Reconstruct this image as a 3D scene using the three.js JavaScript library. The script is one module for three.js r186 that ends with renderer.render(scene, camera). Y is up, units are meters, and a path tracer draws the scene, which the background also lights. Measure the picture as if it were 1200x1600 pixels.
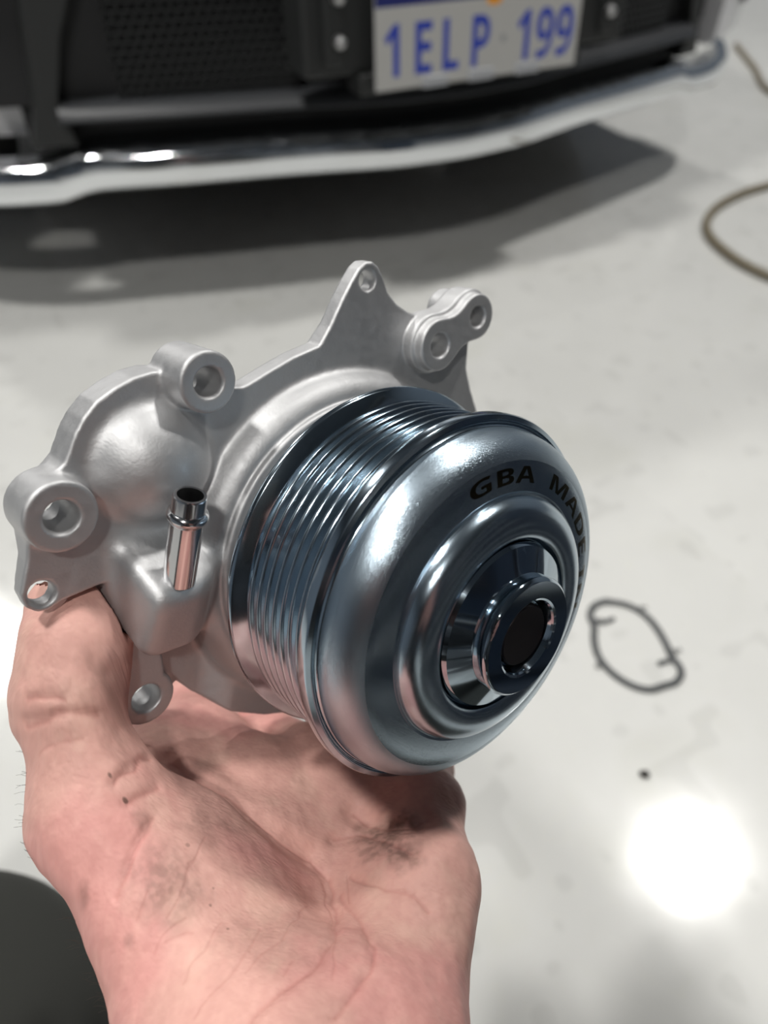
import * as THREE from 'three';
import { RectAreaLightUniformsLib } from 'three/addons/lights/RectAreaLightUniformsLib.js';
import { RoundedBoxGeometry } from 'three/addons/geometries/RoundedBoxGeometry.js';
import { mergeGeometries, toCreasedNormals } from 'three/addons/utils/BufferGeometryUtils.js';

// ───────────────────────── camera, exposure, lights
RectAreaLightUniformsLib.init();
const scene = new THREE.Scene();
scene.background = new THREE.Color(0, 0, 0);
const renderer = new THREE.WebGLRenderer();
renderer.toneMapping = THREE.LinearToneMapping;
renderer.toneMappingExposure = 1.0;
renderer.shadowMap.enabled = true;
const FPX = 1200, CAM_H = 0.70, PITCH = THREE.MathUtils.degToRad(43);
const camera = new THREE.PerspectiveCamera(2 * Math.atan(800 / FPX) * 180 / Math.PI, 0.75, 0.02, 60);
camera.position.set(0, CAM_H, 0);
camera.rotation.x = -PITCH;
camera.focus = 0.205;
camera.userData.fStop = 8.5;
camera.updateMatrixWorld(true);
scene.add(camera);

const YAW = THREE.MathUtils.degToRad(27);                  // the bay and the car stand turned to the camera
const CEIL = 4.2, LAMP_Y = 4.0, LAMP = 0.33, LAMP_POWER = 255;
const CAR_POS = new THREE.Vector3(0.15, 0, -1.45);
const alongX = new THREE.Vector3(Math.cos(YAW), 0, -Math.sin(YAW)), alongZ = new THREE.Vector3(Math.sin(YAW), 0, Math.cos(YAW));
const lampAt = (i, k) => new THREE.Vector3(-1.34, LAMP_Y, -0.34).addScaledVector(alongX, 3.54 * i).addScaledVector(alongZ, k > 0 ? -3.6 * k : -2.95 * k);

// ───────────────────────── helpers
const M3 = 1e-3;
const V = (x, y, z) => new THREE.Vector3(x, y, z);
const camPoint = (px, py, depth) => V((px - 600) / FPX * depth, -(py - 800) / FPX * depth, -depth);   // photo pixel + depth, camera space
const toWorld = (v) => v.clone().applyMatrix4(camera.matrixWorld);
const onFloor = (px, py, y = 0) => { const d = toWorld(camPoint(px, py, 1)).sub(camera.position); return camera.position.clone().addScaledVector(d, (y - CAM_H) / d.y); };
function rng(seed) { let s = seed >>> 0; return () => { s = (s + 0x6D2B79F5) | 0; let t = Math.imul(s ^ (s >>> 15), 1 | s); t = (t + Math.imul(t ^ (t >>> 7), 61 | t)) ^ t; return ((t ^ (t >>> 14)) >>> 0) / 4294967296; }; }
const hash3 = (i, j, k) => { let h = Math.imul(i, 374761393) ^ Math.imul(j, 668265263) ^ Math.imul(k, 2147483647 ^ 0x5bd1e995); h = Math.imul(h ^ (h >>> 13), 1274126177); return ((h ^ (h >>> 16)) >>> 0) / 4294967296; };
function noise(x, y, z = 0) {
  const i = Math.floor(x), j = Math.floor(y), k = Math.floor(z); let u = x - i, v = y - j, w = z - k;
  u = u * u * (3 - 2 * u); v = v * v * (3 - 2 * v); w = w * w * (3 - 2 * w);
  const L = (a, b, t) => a + (b - a) * t;
  return L(L(L(hash3(i, j, k), hash3(i + 1, j, k), u), L(hash3(i, j + 1, k), hash3(i + 1, j + 1, k), u), v), L(L(hash3(i, j, k + 1), hash3(i + 1, j, k + 1), u), L(hash3(i, j + 1, k + 1), hash3(i + 1, j + 1, k + 1), u), v), w);
}
const fbm = (x, y, z = 0, o = 4) => { let s = 0, a = 0.5, n = 0; for (let q = 0; q < o; q++) { s += a * noise(x, y, z + 7.3 * q); n += a; a *= 0.5; x *= 2.03; y *= 2.03; z *= 2.03; } return s / n; };
const smooth = (a, b, x) => { const t = Math.min(1, Math.max(0, (x - a) / (b - a))); return t * t * (3 - 2 * t); };
const smin = (a, b, k) => { const h = Math.max(k - Math.abs(a - b), 0) / k; return Math.min(a, b) - h * h * k * 0.25; };
const smax = (a, b, k) => -smin(-a, -b, k);
function tex(w, h, fn, color = true, repeat = null) {
  const d = new Uint8Array(w * h * 4);
  for (let y = 0; y < h; y++) for (let x = 0; x < w; x++) { const c = fn(x / w, y / h), o = (y * w + x) * 4; for (let q = 0; q < 3; q++) d[o + q] = Math.max(0, Math.min(255, Math.round((Array.isArray(c) ? c[q] : c) * 255))); d[o + 3] = 255; }
  const t = new THREE.DataTexture(d, w, h, THREE.RGBAFormat);
  t.magFilter = THREE.LinearFilter; t.minFilter = THREE.LinearMipmapLinearFilter; t.generateMipmaps = true;
  t.wrapS = t.wrapT = THREE.RepeatWrapping; if (color) t.colorSpace = THREE.SRGBColorSpace; if (repeat) t.repeat.set(repeat[0], repeat[1]);
  t.needsUpdate = true; return t;
}
const names = {};
function numbered(n) { if (!(n in names)) { names[n] = 0; return n; } return n + '_' + String(++names[n]).padStart(3, '0'); }
function mesh(name, g, m, parent) { const o = new THREE.Mesh(g, m); o.name = parent === scene ? numbered(name) : name; o.castShadow = o.receiveShadow = true; parent.add(o); return o; }
function tag(o, label, category, group) { o.userData.label = label; o.userData.category = category; if (group) o.userData.group = group; return o; }
function thing(name, label, category, pos = V(0, 0, 0), group) { const o = new THREE.Group(); o.name = numbered(name); o.position.copy(pos); scene.add(o); return tag(o, label, category, group); }
function struct(name, g, m, pos) { const o = mesh(name, g, m, scene); if (pos) o.position.copy(pos); o.userData.kind = 'structure'; return o; }
const plain = (g) => { const q = g.index ? g.toNonIndexed() : g; for (const k of Object.keys(q.attributes)) if (!['position', 'normal', 'uv'].includes(k)) q.deleteAttribute(k); return q; };
const merge = (list) => mergeGeometries(list.map(plain));
const box = (w, h, d, x = 0, y = 0, z = 0, r = 0) => (r ? new RoundedBoxGeometry(w, h, d, 3, r) : new THREE.BoxGeometry(w, h, d)).translate(x, y, z);
const tube = (pts, r, seg = 80, rad = 14, closed = false) => new THREE.TubeGeometry(new THREE.CatmullRomCurve3(pts, closed), seg, r, rad, closed);

// naive surface nets over a signed distance field; normals from the field's gradient
function surfaceNets(f, lo, hi, h) {
  const nx = Math.ceil((hi[0] - lo[0]) / h) + 1, ny = Math.ceil((hi[1] - lo[1]) / h) + 1, nz = Math.ceil((hi[2] - lo[2]) / h) + 1, B = 5;
  const g = new Float32Array(nx * ny * nz).fill(1), at = (i, j, k) => (k * ny + j) * nx + i;
  for (let K = 0; K < nz; K += B) for (let J = 0; J < ny; J += B) for (let I = 0; I < nx; I += B) {
    const c = f(lo[0] + (I + (B - 1) / 2) * h, lo[1] + (J + (B - 1) / 2) * h, lo[2] + (K + (B - 1) / 2) * h), far = Math.abs(c) > B * h * 1.35;
    for (let k = K; k < Math.min(K + B, nz); k++) for (let j = J; j < Math.min(J + B, ny); j++) for (let i = I; i < Math.min(I + B, nx); i++)
      g[at(i, j, k)] = far ? c : f(lo[0] + i * h, lo[1] + j * h, lo[2] + k * h);
  }
  const id = new Int32Array(nx * ny * nz).fill(-1), pos = [], idx = [];
  for (let k = 0; k < nz - 1; k++) for (let j = 0; j < ny - 1; j++) for (let i = 0; i < nx - 1; i++) {
    let neg = 0; const v = [];
    for (let q = 0; q < 8; q++) { const t = g[at(i + (q & 1), j + ((q >> 1) & 1), k + (q >> 2))]; v.push(t); if (t < 0) neg++; }
    if (neg === 0 || neg === 8) continue;
    let x = 0, y = 0, z = 0, n = 0;
    for (let q = 0; q < 8; q++) for (const b of [1, 2, 4]) if (!(q & b) && (v[q] < 0) !== (v[q | b] < 0)) {
      const t = v[q] / (v[q] - v[q | b]); n++;
      x += (q & 1) + (b === 1 ? t : 0); y += ((q >> 1) & 1) + (b === 2 ? t : 0); z += (q >> 2) + (b === 4 ? t : 0);
    }
    id[at(i, j, k)] = pos.length / 3; pos.push(lo[0] + (i + x / n) * h, lo[1] + (j + y / n) * h, lo[2] + (k + z / n) * h);
  }
  const quad = (a, b, c, d, flip) => { if (a < 0 || b < 0 || c < 0 || d < 0) return; flip ? idx.push(a, c, b, a, d, c) : idx.push(a, b, c, a, c, d); };
  for (let k = 1; k < nz - 1; k++) for (let j = 1; j < ny - 1; j++) for (let i = 1; i < nx - 1; i++) {
    const s = g[at(i, j, k)] < 0;
    if (s !== g[at(i + 1, j, k)] < 0) quad(id[at(i, j - 1, k - 1)], id[at(i, j, k - 1)], id[at(i, j, k)], id[at(i, j - 1, k)], !s);
    if (s !== g[at(i, j + 1, k)] < 0) quad(id[at(i - 1, j, k - 1)], id[at(i - 1, j, k)], id[at(i, j, k)], id[at(i, j, k - 1)], !s);
    if (s !== g[at(i, j, k + 1)] < 0) quad(id[at(i - 1, j - 1, k)], id[at(i, j - 1, k)], id[at(i, j, k)], id[at(i - 1, j, k)], !s);
  }
  const P = new Float32Array(pos), N = new Float32Array(P.length), e = h * 0.45;
  for (let q = 0; q < P.length; q += 3) {
    const x = P[q], y = P[q + 1], z = P[q + 2];
    let a = f(x + e, y, z) - f(x - e, y, z), b = f(x, y + e, z) - f(x, y - e, z), c = f(x, y, z + e) - f(x, y, z - e); const l = Math.hypot(a, b, c) || 1;
    a /= l; b /= l; c /= l; N[q] = a; N[q + 1] = b; N[q + 2] = c;
    const d = Math.max(-h * 0.4, Math.min(h * 0.4, f(x, y, z))); P[q] -= d * a; P[q + 1] -= d * b; P[q + 2] -= d * c;
  }
  const out = new THREE.BufferGeometry();
  out.setAttribute('position', new THREE.BufferAttribute(P, 3)); out.setAttribute('normal', new THREE.BufferAttribute(N, 3)); out.setIndex(idx);
  return out;
}
const coneSeg = (x, y, z, s) => {   // tapered capsule: s = [ax,ay,az,bx,by,bz,ra,rb]
  const bx = s[3] - s[0], by = s[4] - s[1], bz = s[5] - s[2], px = x - s[0], py = y - s[1], pz = z - s[2];
  const t = Math.min(1, Math.max(0, (px * bx + py * by + pz * bz) / (bx * bx + by * by + bz * bz)));
  return Math.hypot(px - bx * t, py - by * t, pz - bz * t) - (s[6] + (s[7] - s[6]) * t);
};

// ───────────────────────── materials
const mat = (o) => new THREE.MeshPhysicalMaterial(o);
const rgb = (r, g, b) => new THREE.Color().setRGB(r, g, b);
const floorMap = tex(1024, 1024, (u, v) => {
  const n = fbm(u * 6, v * 6, 1, 5), m = fbm(u * 40, v * 40, 4, 3), s = smooth(0.62, 0.78, fbm(u * 14, v * 14, 9, 4)), sp = smooth(0.80, 0.86, noise(u * 90, v * 90, 3)) * 0.06;
  const b = 0.79 + (n - 0.5) * 0.035 + (m - 0.5) * 0.02 - s * 0.016 - sp * 0.5;
  return [b, b, b - 0.012 - s * 0.006];
});
const floorRough = tex(512, 512, (u, v) => 0.07 + 0.12 * fbm(u * 26, v * 26, 2, 4), false);
const floorBump = tex(512, 512, (u, v) => fbm(u * 30, v * 30, 6, 3), false);
const M = {
  floor: mat({ map: floorMap, roughness: 1, roughnessMap: floorRough, bumpMap: floorBump, bumpScale: 0.00015, specularIntensity: 0.8 }),
  wall: mat({ color: rgb(0.13, 0.15, 0.18), roughness: 0.85 }),
  ceiling: mat({ color: rgb(0.055, 0.066, 0.082), roughness: 0.9 }),
  lampBody: mat({ color: rgb(0.55, 0.56, 0.58), roughness: 0.5, metalness: 0.3 }),
  lampGlow: mat({ color: rgb(0.9, 0.9, 0.9), emissive: rgb(1, 0.98, 0.94), emissiveIntensity: 10, roughness: 0.6 }),
  chrome: mat({ color: rgb(0.80, 0.82, 0.84), metalness: 1, roughness: 0.09 }),
  blackPlastic: mat({ color: rgb(0.006, 0.006, 0.007), roughness: 0.6 }),
  ledgePlastic: mat({ color: rgb(0.04, 0.042, 0.046), roughness: 0.42 }),
  greyPlastic: mat({ color: rgb(0.013, 0.014, 0.014), roughness: 0.55 }),
  meshPlastic: mat({ color: rgb(0.013, 0.014, 0.015), roughness: 0.5 }),
  paint: mat({ color: rgb(0.62, 0.62, 0.64), roughness: 0.35, clearcoat: 1, clearcoatRoughness: 0.05 }),
  glassDark: mat({ color: rgb(0.01, 0.011, 0.012), roughness: 0.05 }),
  rubber: mat({ color: rgb(0.015, 0.015, 0.015), roughness: 0.85 }),
  under: mat({ color: rgb(0.05, 0.035, 0.02), roughness: 0.9 }),
  boltHead: mat({ color: rgb(0.5, 0.5, 0.5), metalness: 1, roughness: 0.35 }),
  gasket: mat({ color: rgb(0.06, 0.064, 0.066), roughness: 0.55 }),
  hose: mat({ color: rgb(0.17, 0.145, 0.10), roughness: 0.55 }),
  crumb: mat({ color: rgb(0.03, 0.028, 0.025), roughness: 0.9 }),
  trousers: mat({ color: rgb(0.020, 0.021, 0.018), roughness: 0.95, sheen: 0.3, sheenColor: rgb(0.1, 0.1, 0.09), sheenRoughness: 0.8 }),
  jacket: mat({ color: rgb(0.016, 0.018, 0.022), roughness: 0.9 }),
  boot: mat({ color: rgb(0.02, 0.018, 0.016), roughness: 0.7 }),
  hair: mat({ color: rgb(0.03, 0.02, 0.013), roughness: 0.7 }),
  phone: mat({ color: rgb(0.01, 0.01, 0.012), roughness: 0.25 }),
};

// ───────────────────────── the bay: floor, walls, ceiling
const bayC = V(0.15, 0, -1.2);
const bay = (x, y, z) => bayC.clone().addScaledVector(alongX, x).addScaledVector(alongZ, z).setY(y);
{
  const W = 10, D = 13, c = 0.2;
  const fg = new THREE.BoxGeometry(W, c, D); const uv = fg.attributes.uv, ps = fg.attributes.position;
  for (let i = 0; i < uv.count; i++) uv.setXY(i, ps.getX(i) / 2.2, ps.getZ(i) / 2.2);
  const put = (o) => { o.rotation.y = YAW; return o; };
  put(struct('floor', fg, M.floor, bay(0, -c / 2, 0)));
  put(struct('ceiling', new THREE.BoxGeometry(W, c, D), M.ceiling, bay(0, CEIL + c / 2, 0)));
  put(struct('wall_left', new THREE.BoxGeometry(c, CEIL, D), M.wall, bay(-W / 2 + c / 2, CEIL / 2, 0)));
  put(struct('wall_right', new THREE.BoxGeometry(c, CEIL, D), M.wall, bay(W / 2 - c / 2, CEIL / 2, 0)));
  put(struct('wall_back', new THREE.BoxGeometry(W - 2 * c, CEIL, c), M.wall, bay(0, CEIL / 2, -D / 2 + c / 2)));
  put(struct('wall_front', new THREE.BoxGeometry(W - 2 * c, CEIL, c), M.wall, bay(0, CEIL / 2, D / 2 - c / 2)));
}
// ceiling panel lamps
for (const [i, k, where] of [[0, 0, 'above the hand with the pump'], [1, 0, 'above the gasket on the floor'], [0, 1, 'above the car bonnet, wall side'], [1, 1, 'above the car bonnet, hose side'], [0, -1, 'behind the kneeling person']]) {
  const p = lampAt(i, k);
  const l = thing('ceiling_lamp', 'square white panel lamp hung ' + where, 'lamp', p, 'ceiling panel lamps');
  l.rotation.y = YAW;
  mesh('lamp_housing', merge([box(LAMP + 0.06, 0.05, LAMP + 0.06, 0, 0.04, 0, 0.01), box(0.02, 0.14, 0.02, 0.2, 0.13, 0), box(0.02, 0.14, 0.02, -0.2, 0.13, 0)]), M.lampBody, l);
  mesh('diffuser', box(LAMP, 0.012, LAMP, 0, 0.01, 0), M.lampGlow, l);
  const a = new THREE.RectAreaLight(0xfffdf9, LAMP_POWER, LAMP, LAMP); a.position.copy(p).y -= 0.002; a.lookAt(p.x, 0, p.z);
  a.rotateZ(YAW); scene.add(a);
}

// ───────────────────────── the car
const car = thing('car', 'silver white car with black honeycomb grille, chrome lower trim and blue lettered number plate', 'car', CAR_POS);
car.rotation.y = YAW;
{
  const bow = [[0, 0], [0.13, -0.012], [0.3, -0.062], [0.5, -0.108], [0.68, -0.16], [0.78, -0.19], [0.88, -0.25], [0.95, -0.34]];
  const zc = (x) => { x = Math.abs(x); for (let i = 1; i < bow.length; i++) if (x <= bow[i][0]) { const [a, b] = [bow[i - 1], bow[i]], t = (x - a[0]) / (b[0] - a[0]); return a[1] + (b[1] - a[1]) * t; } return -0.34; };
  const zs = (x) => (zc(x - 0.03) + zc(x) * 2 + zc(x + 0.03)) / 4;
  // sweep a closed outline [z, y] along the bow; open polygon gets caps
  function sweep(prof, x0, x1, n, dy = () => 0, dz = 0) {
    const pos = [], idx = [], m = prof.length;
    for (let i = 0; i <= n; i++) { const x = x0 + (x1 - x0) * i / n; for (const [z, y] of prof) pos.push(x, y + dy(x), zs(x) + z + dz); }
    for (let i = 0; i < n; i++) for (let q = 0; q < m; q++) { const a = i * m + q, b = i * m + (q + 1) % m, c = a + m, d = b + m; idx.push(a, c, b, b, c, d); }
    for (const s of [0, n]) { const o = pos.length / 3; let z = 0, y = 0; for (let q = 0; q < m; q++) { z += pos[(s * m + q) * 3 + 2]; y += pos[(s * m + q) * 3 + 1]; } pos.push(pos[s * m * 3], y / m, z / m); for (let q = 0; q < m; q++) s ? idx.push(o, s * m + q, s * m + (q + 1) % m) : idx.push(o, (q + 1) % m, q); }
    const g = new THREE.BufferGeometry(); g.setAttribute('position', new THREE.Float32BufferAttribute(pos, 3)); g.setIndex(idx);
    return toCreasedNormals(g, 0.6);
  }
  const step = (x) => -0.016 * smooth(0.62, 0.70, Math.abs(x));
  // chrome trim: upright lower face, rounded upper edge
  const cp = [[-0.05, 0.218], [-0.006, 0.219], [0.0, 0.224], [0.003, 0.246]];
  for (let q = 0; q <= 8; q++) { const a = q / 8 * Math.PI * 0.47; cp.push([-0.022 + 0.024 * Math.cos(a), 0.254 + 0.026 * Math.sin(a)]); }
  cp.push([-0.05, 0.283]);
  mesh('chrome_trim', sweep(cp, -0.93, 0.93, 90, step), M.chrome, car);
  mesh('lower_intake', sweep([[-0.1, 0.27], [-0.07, 0.27], [-0.07, 0.33], [-0.1, 0.33]], -0.7, 0.7, 60), M.blackPlastic, car);
  mesh('grille_ledge', sweep([[-0.08, 0.322], [-0.008, 0.322], [0.0, 0.327], [-0.002, 0.334], [-0.012, 0.343], [-0.03, 0.348], [-0.08, 0.348]], -0.655, 0.655, 60), M.ledgePlastic, car);
  mesh('grille_backing', sweep([[-0.12, 0.34], [-0.05, 0.34], [-0.06, 0.66], [-0.12, 0.66]], -0.74, 0.74, 60), M.blackPlastic, car);
  { // honeycomb
    const r = 0.0088, hex = []; const s = new THREE.Shape(), hh = new THREE.Path();
    for (let q = 0; q < 6; q++) { const a = Math.PI / 3 * q + Math.PI / 6, R = r * 1.0, Ri = r * 0.72; q ? s.lineTo(R * Math.cos(a), R * Math.sin(a)) : s.moveTo(R * Math.cos(a), R * Math.sin(a)); q ? hh.lineTo(Ri * Math.cos(a), Ri * Math.sin(a)) : hh.moveTo(Ri * Math.cos(a), Ri * Math.sin(a)); }
    s.closePath(); hh.closePath(); s.holes.push(hh);
    const base = plain(new THREE.ExtrudeGeometry(s, { depth: 0.012, bevelEnabled: false }));
    const px = r * Math.sqrt(3), py = r * 1.5;
    for (let j = 0; j < 18; j++) for (let i = -36; i <= 36; i++) {
      const x = (i + (j % 2) / 2) * px, y = 0.352 + j * py; if (Math.abs(x) > 0.61 || Math.abs(x + 0.01) < 0.27) continue;
      const g = base.clone(); g.rotateY(Math.atan2(-(zs(x + 0.02) - zs(x - 0.02)), 0.04)); g.translate(x, y, zs(x) - 0.045 - (y - 0.35) * 0.03); hex.push(g);
    }
    const h = mesh('honeycomb', mergeGeometries(hex), M.meshPlastic, car); h.userData.kind = 'stuff'; h.userData.label = 'black honeycomb grille mesh';
  }
  // plate carrier and plate
  mesh('plate_carrier', merge([box(0.60, 0.23, 0.085, -0.012, 0.50, -0.018, 0.008), box(0.42, 0.03, 0.05, -0.02, 0.372, 0.015, 0.006), box(0.03, 0.20, 0.018, -0.268, 0.50, 0.028, 0.006), box(0.03, 0.20, 0.018, 0.245, 0.50, 0.028, 0.006)]), M.greyPlastic, car);
  for (const [x, y] of [[-0.262, 0.435], [-0.262, 0.49], [0.24, 0.435], [0.24, 0.49]]) mesh('bolt', merge([new THREE.CylinderGeometry(0.0085, 0.0095, 0.008, 16).rotateX(Math.PI / 2).translate(x, y, 0.041), new THREE.SphereGeometry(0.007, 16, 8).scale(1, 1, 0.5).translate(x, y, 0.045)]), M.boltHead, car);
  const cv = document.createElement('canvas'); cv.width = 1116; cv.height = 402; const c = cv.getContext('2d');
  c.fillStyle = '#b3b2af'; c.fillRect(0, 0, 1116, 402); c.fillStyle = '#1b2366'; c.fillRect(0, 0, 1116, 84);
  c.fillStyle = '#b9b6a4'; c.font = 'bold 46px sans-serif'; c.textAlign = 'center'; c.textBaseline = 'middle'; c.fillText('WESTERN AUSTRALIA', 558, 36);
  c.fillStyle = '#e0962a'; c.beginPath(); c.ellipse(612, 92, 44, 24, 0, 0, 7); c.fill();
  c.fillStyle = '#2a3fa6'; c.font = 'bold 286px sans-serif';
  const spots = [['1', 92], ['E', 240], ['L', 382], ['P', 545], ['1', 800], ['9', 915], ['9', 1032]];
  for (const [ch, x] of spots) { c.save(); c.translate(x, 252); c.scale(0.74, 1); c.fillText(ch, 0, 0); c.restore(); }
  c.fillStyle = '#8d8d92'; c.beginPath(); c.arc(676, 250, 15, 0, 7); c.fill();
  const pt = new THREE.CanvasTexture(cv); pt.colorSpace = THREE.SRGBColorSpace;
  const pg = new THREE.BoxGeometry(0.376, 0.138, 0.003);
  const face = mat({ map: pt, roughness: 0.4 }), edge = mat({ color: rgb(0.5, 0.5, 0.5), roughness: 0.5 });
  const pl = mesh('number_plate', pg, [edge, edge, edge, edge, face, edge], car); pl.position.set(-0.02, 0.434, 0.049); pl.rotation.x = -0.03;
  pl.userData.label = 'white number plate with blue lettering 1ELP 199';
  for (const x of [-0.085, 0.0, 0.09]) mesh('plate_clip', box(0.046, 0.016, 0.006, x, -0.064, 0.003, 0.002), mat({ color: rgb(0.35, 0.36, 0.38), roughness: 0.3 }), pl);
  // struts between grille and corner intakes, corners in body colour
  for (const s of [-1, 1]) {
    const sh = new THREE.Shape([[0.583, 0.53], [0.655, 0.53], [0.668, 0.43], [0.677, 0.355], [0.695, 0.29], [0.64, 0.29], [0.654, 0.352], [0.628, 0.44]].map(([x, y]) => new THREE.Vector2(x * s, y)));
    const g = new THREE.ExtrudeGeometry(sh, { depth: 0.03, bevelEnabled: true, bevelSize: 0.006, bevelThickness: 0.006, bevelSegments: 3 });
    const p = g.attributes.position; for (let i = 0; i < p.count; i++) p.setZ(i, p.getZ(i) + zs(p.getX(i)) - 0.055);
    g.computeVertexNormals(); mesh('grille_strut', g, M.greyPlastic, car);
    mesh('bumper_corner', sweep([[-0.10, 0.295], [-0.02, 0.295], [0.0, 0.31], [0.004, 0.45], [-0.01, 0.64], [-0.10, 0.66]], s > 0 ? 0.735 : -0.95, s > 0 ? 0.95 : -0.83, 24), M.paint, car);
    const fl = mesh('fog_lamp', merge([new THREE.TorusGeometry(0.036, 0.008, 10, 32), new THREE.CylinderGeometry(0.034, 0.034, 0.012, 32).rotateX(Math.PI / 2)]), M.glassDark, car);
    fl.position.set(0.845 * s, 0.405, zs(0.845) + 0.005); fl.rotation.y = s * 0.55;
  }
  mesh('upper_bumper', sweep([[-0.12, 0.63], [0.0, 0.63], [0.01, 0.66], [-0.02, 0.74], [-0.12, 0.76]], -0.94, 0.94, 60), M.paint, car);
  { // body shell
    const prof = [[-0.14, 0.30], [-0.12, 0.64], [-0.14, 0.76], [-0.20, 0.82], [-0.5, 0.89], [-1.25, 0.98], [-1.35, 1.0], [-1.95, 1.46], [-2.3, 1.58], [-3.9, 1.56], [-4.4, 1.05], [-4.55, 0.9], [-4.58, 0.35]];
    const sh = new THREE.Shape(prof.map(([z, y]) => new THREE.Vector2(z, y)));
    const g = new THREE.ExtrudeGeometry(sh, { depth: 1.76, steps: 22, bevelEnabled: true, bevelSize: 0.02, bevelThickness: 0.05, bevelSegments: 4 });
    const p = g.attributes.position, q = new Float32Array(p.count * 3);
    for (let i = 0; i < p.count; i++) { const z = p.getX(i), y = p.getY(i), x = p.getZ(i) - 0.88, in_ = 1 - 0.10 * smooth(0.95, 1.6, y); q[i * 3] = x * in_; q[i * 3 + 1] = y; q[i * 3 + 2] = z + zs(x) * smooth(-1.3, -0.3, z); }
    const b = new THREE.BufferGeometry(); b.setAttribute('position', new THREE.BufferAttribute(q, 3)); b.setIndex(Array.from({ length: p.count / 3 }, (_, t) => [t * 3, t * 3 + 1, t * 3 + 2]).flat());
    mesh('body_shell', toCreasedNormals(b, 0.5), M.paint, car);
    mesh('windscreen', box(1.42, 0.012, 0.74, 0, 1.245, -1.645).translate(0, 0, 0), M.glassDark, car).visible = true;
    const ws = car.children[car.children.length - 1]; ws.geometry.translate(0, -1.245, 1.645); ws.position.set(0, 1.252, -1.655); ws.rotation.x = 0.654;
  }
  mesh('undertray', merge([box(1.3, 0.04, 1.5, 0, 0.27, -1.0, 0.01), box(0.5, 0.09, 0.5, -0.25, 0.22, -0.75, 0.03)]), M.under, car);
  for (const s of [-1, 1]) for (const z of [-0.95, -3.7]) {
    const w = new THREE.Group(); w.name = 'wheel'; w.position.set(0.80 * s, 0.36, z); car.add(w);
    mesh('tyre', new THREE.TorusGeometry(0.265, 0.095, 18, 48).rotateY(Math.PI / 2).scale(1.15, 1, 1), M.rubber, w);
    mesh('rim', merge([new THREE.CylinderGeometry(0.2, 0.2, 0.16, 36).rotateZ(Math.PI / 2)]), M.boltHead, w);
  }
}

// ───────────────────────── things on the floor
{ // gasket: ring with lugs, traced on the floor
  const ringPx = [[939, 942], [962, 942], [985, 948], [1008, 962], [1026, 982], [1040, 1006], [1050, 1028], [1060, 1040], [1064, 1052], [1056, 1066], [1038, 1072], [1016, 1078], [994, 1074], [970, 1062], [948, 1044], [934, 1024], [928, 1000], [928, 978], [922, 964], [926, 950]];
  const pts = ringPx.map(([x, y]) => onFloor(x, y, 0.0012)), c = pts.reduce((a, p) => a.add(p), V(0, 0, 0)).divideScalar(pts.length); c.y = 0;
  const g = thing('pump_gasket', 'dark rubber pump gasket ring with small lugs lying on the pale floor', 'gasket', c);
  const loc = pts.map((p) => p.clone().sub(c));
  const flat = (geo) => { geo.scale(1, 0.5, 1); return geo; };
  mesh('sealing_ring', flat(tube(loc.map((p) => V(p.x, 0.0046, p.z)), 0.0040, 160, 10, true)), M.gasket, g);
  const lug = (px, py, r) => { const p = onFloor(px, py, 0).sub(c); const s = new THREE.Shape(); s.absarc(0, 0, r, 0, 7); const h = new THREE.Path(); h.absarc(0, 0, r * 0.42, 0, 7, true); s.holes.push(h); mesh('lug', new THREE.ExtrudeGeometry(s, { depth: 0.003, bevelEnabled: false, curveSegments: 16 }).rotateX(-Math.PI / 2).translate(p.x, 0.0008, p.z), M.gasket, g); };
  for (const [x, y, r] of [[944, 940, 0.0055], [1001, 953, 0.0065], [1054, 1020, 0.007], [934, 1042, 0.0065], [1018, 1080, 0.0055], [932, 972, 0.0065]]) lug(x, y, r);
  const hook = (px) => mesh('locating_tab', flat(tube(px.map(([x, y]) => onFloor(x, y, 0.0046).sub(c).setY(0.0046)), 0.0028, 24, 8)), M.gasket, g);
  hook([[930, 966], [940, 970], [952, 967], [960, 964]]); hook([[1054, 1022], [1046, 1030], [1036, 1032], [1030, 1036]]);
}
{
  const pts = [[1330, 250], [1260, 268], [1205, 288], [1160, 302], [1122, 322], [1104, 346], [1110, 370], [1140, 398], [1172, 418], [1215, 436], [1290, 452], [1420, 430], [1480, 320], [1400, 230], [1260, 170], [1200, 140], [1180, 108], [1166, 90], [1150, 70]].map(([x, y]) => onFloor(x, y, 0.0092));
  const c = V(pts[5].x, 0, pts[5].z);
  tag(mesh('air_hose', tube(pts.map((p) => p.clone().sub(c)), 0.0092, 260, 12), M.hose, scene), 'tan rubber hose looped on the floor beside the car', 'hose').position.copy(c);
}
{
  const p = onFloor(1006, 1211, 0), g = new THREE.IcosahedronGeometry(0.0042, 2), a = g.attributes.position;
  for (let i = 0; i < a.count; i++) { const s = 0.75 + 0.5 * noise(a.getX(i) * 400 + 9, a.getY(i) * 400, a.getZ(i) * 400); a.setXYZ(i, a.getX(i) * s * 1.2, a.getY(i) * s * 0.6 + 0.0024, a.getZ(i) * s); }
  g.computeVertexNormals();
  tag(mesh('rubber_crumb', g, M.crumb, scene), 'tiny dark crumb of rubber on the floor near the gasket', 'crumb').position.copy(p);
}
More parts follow.
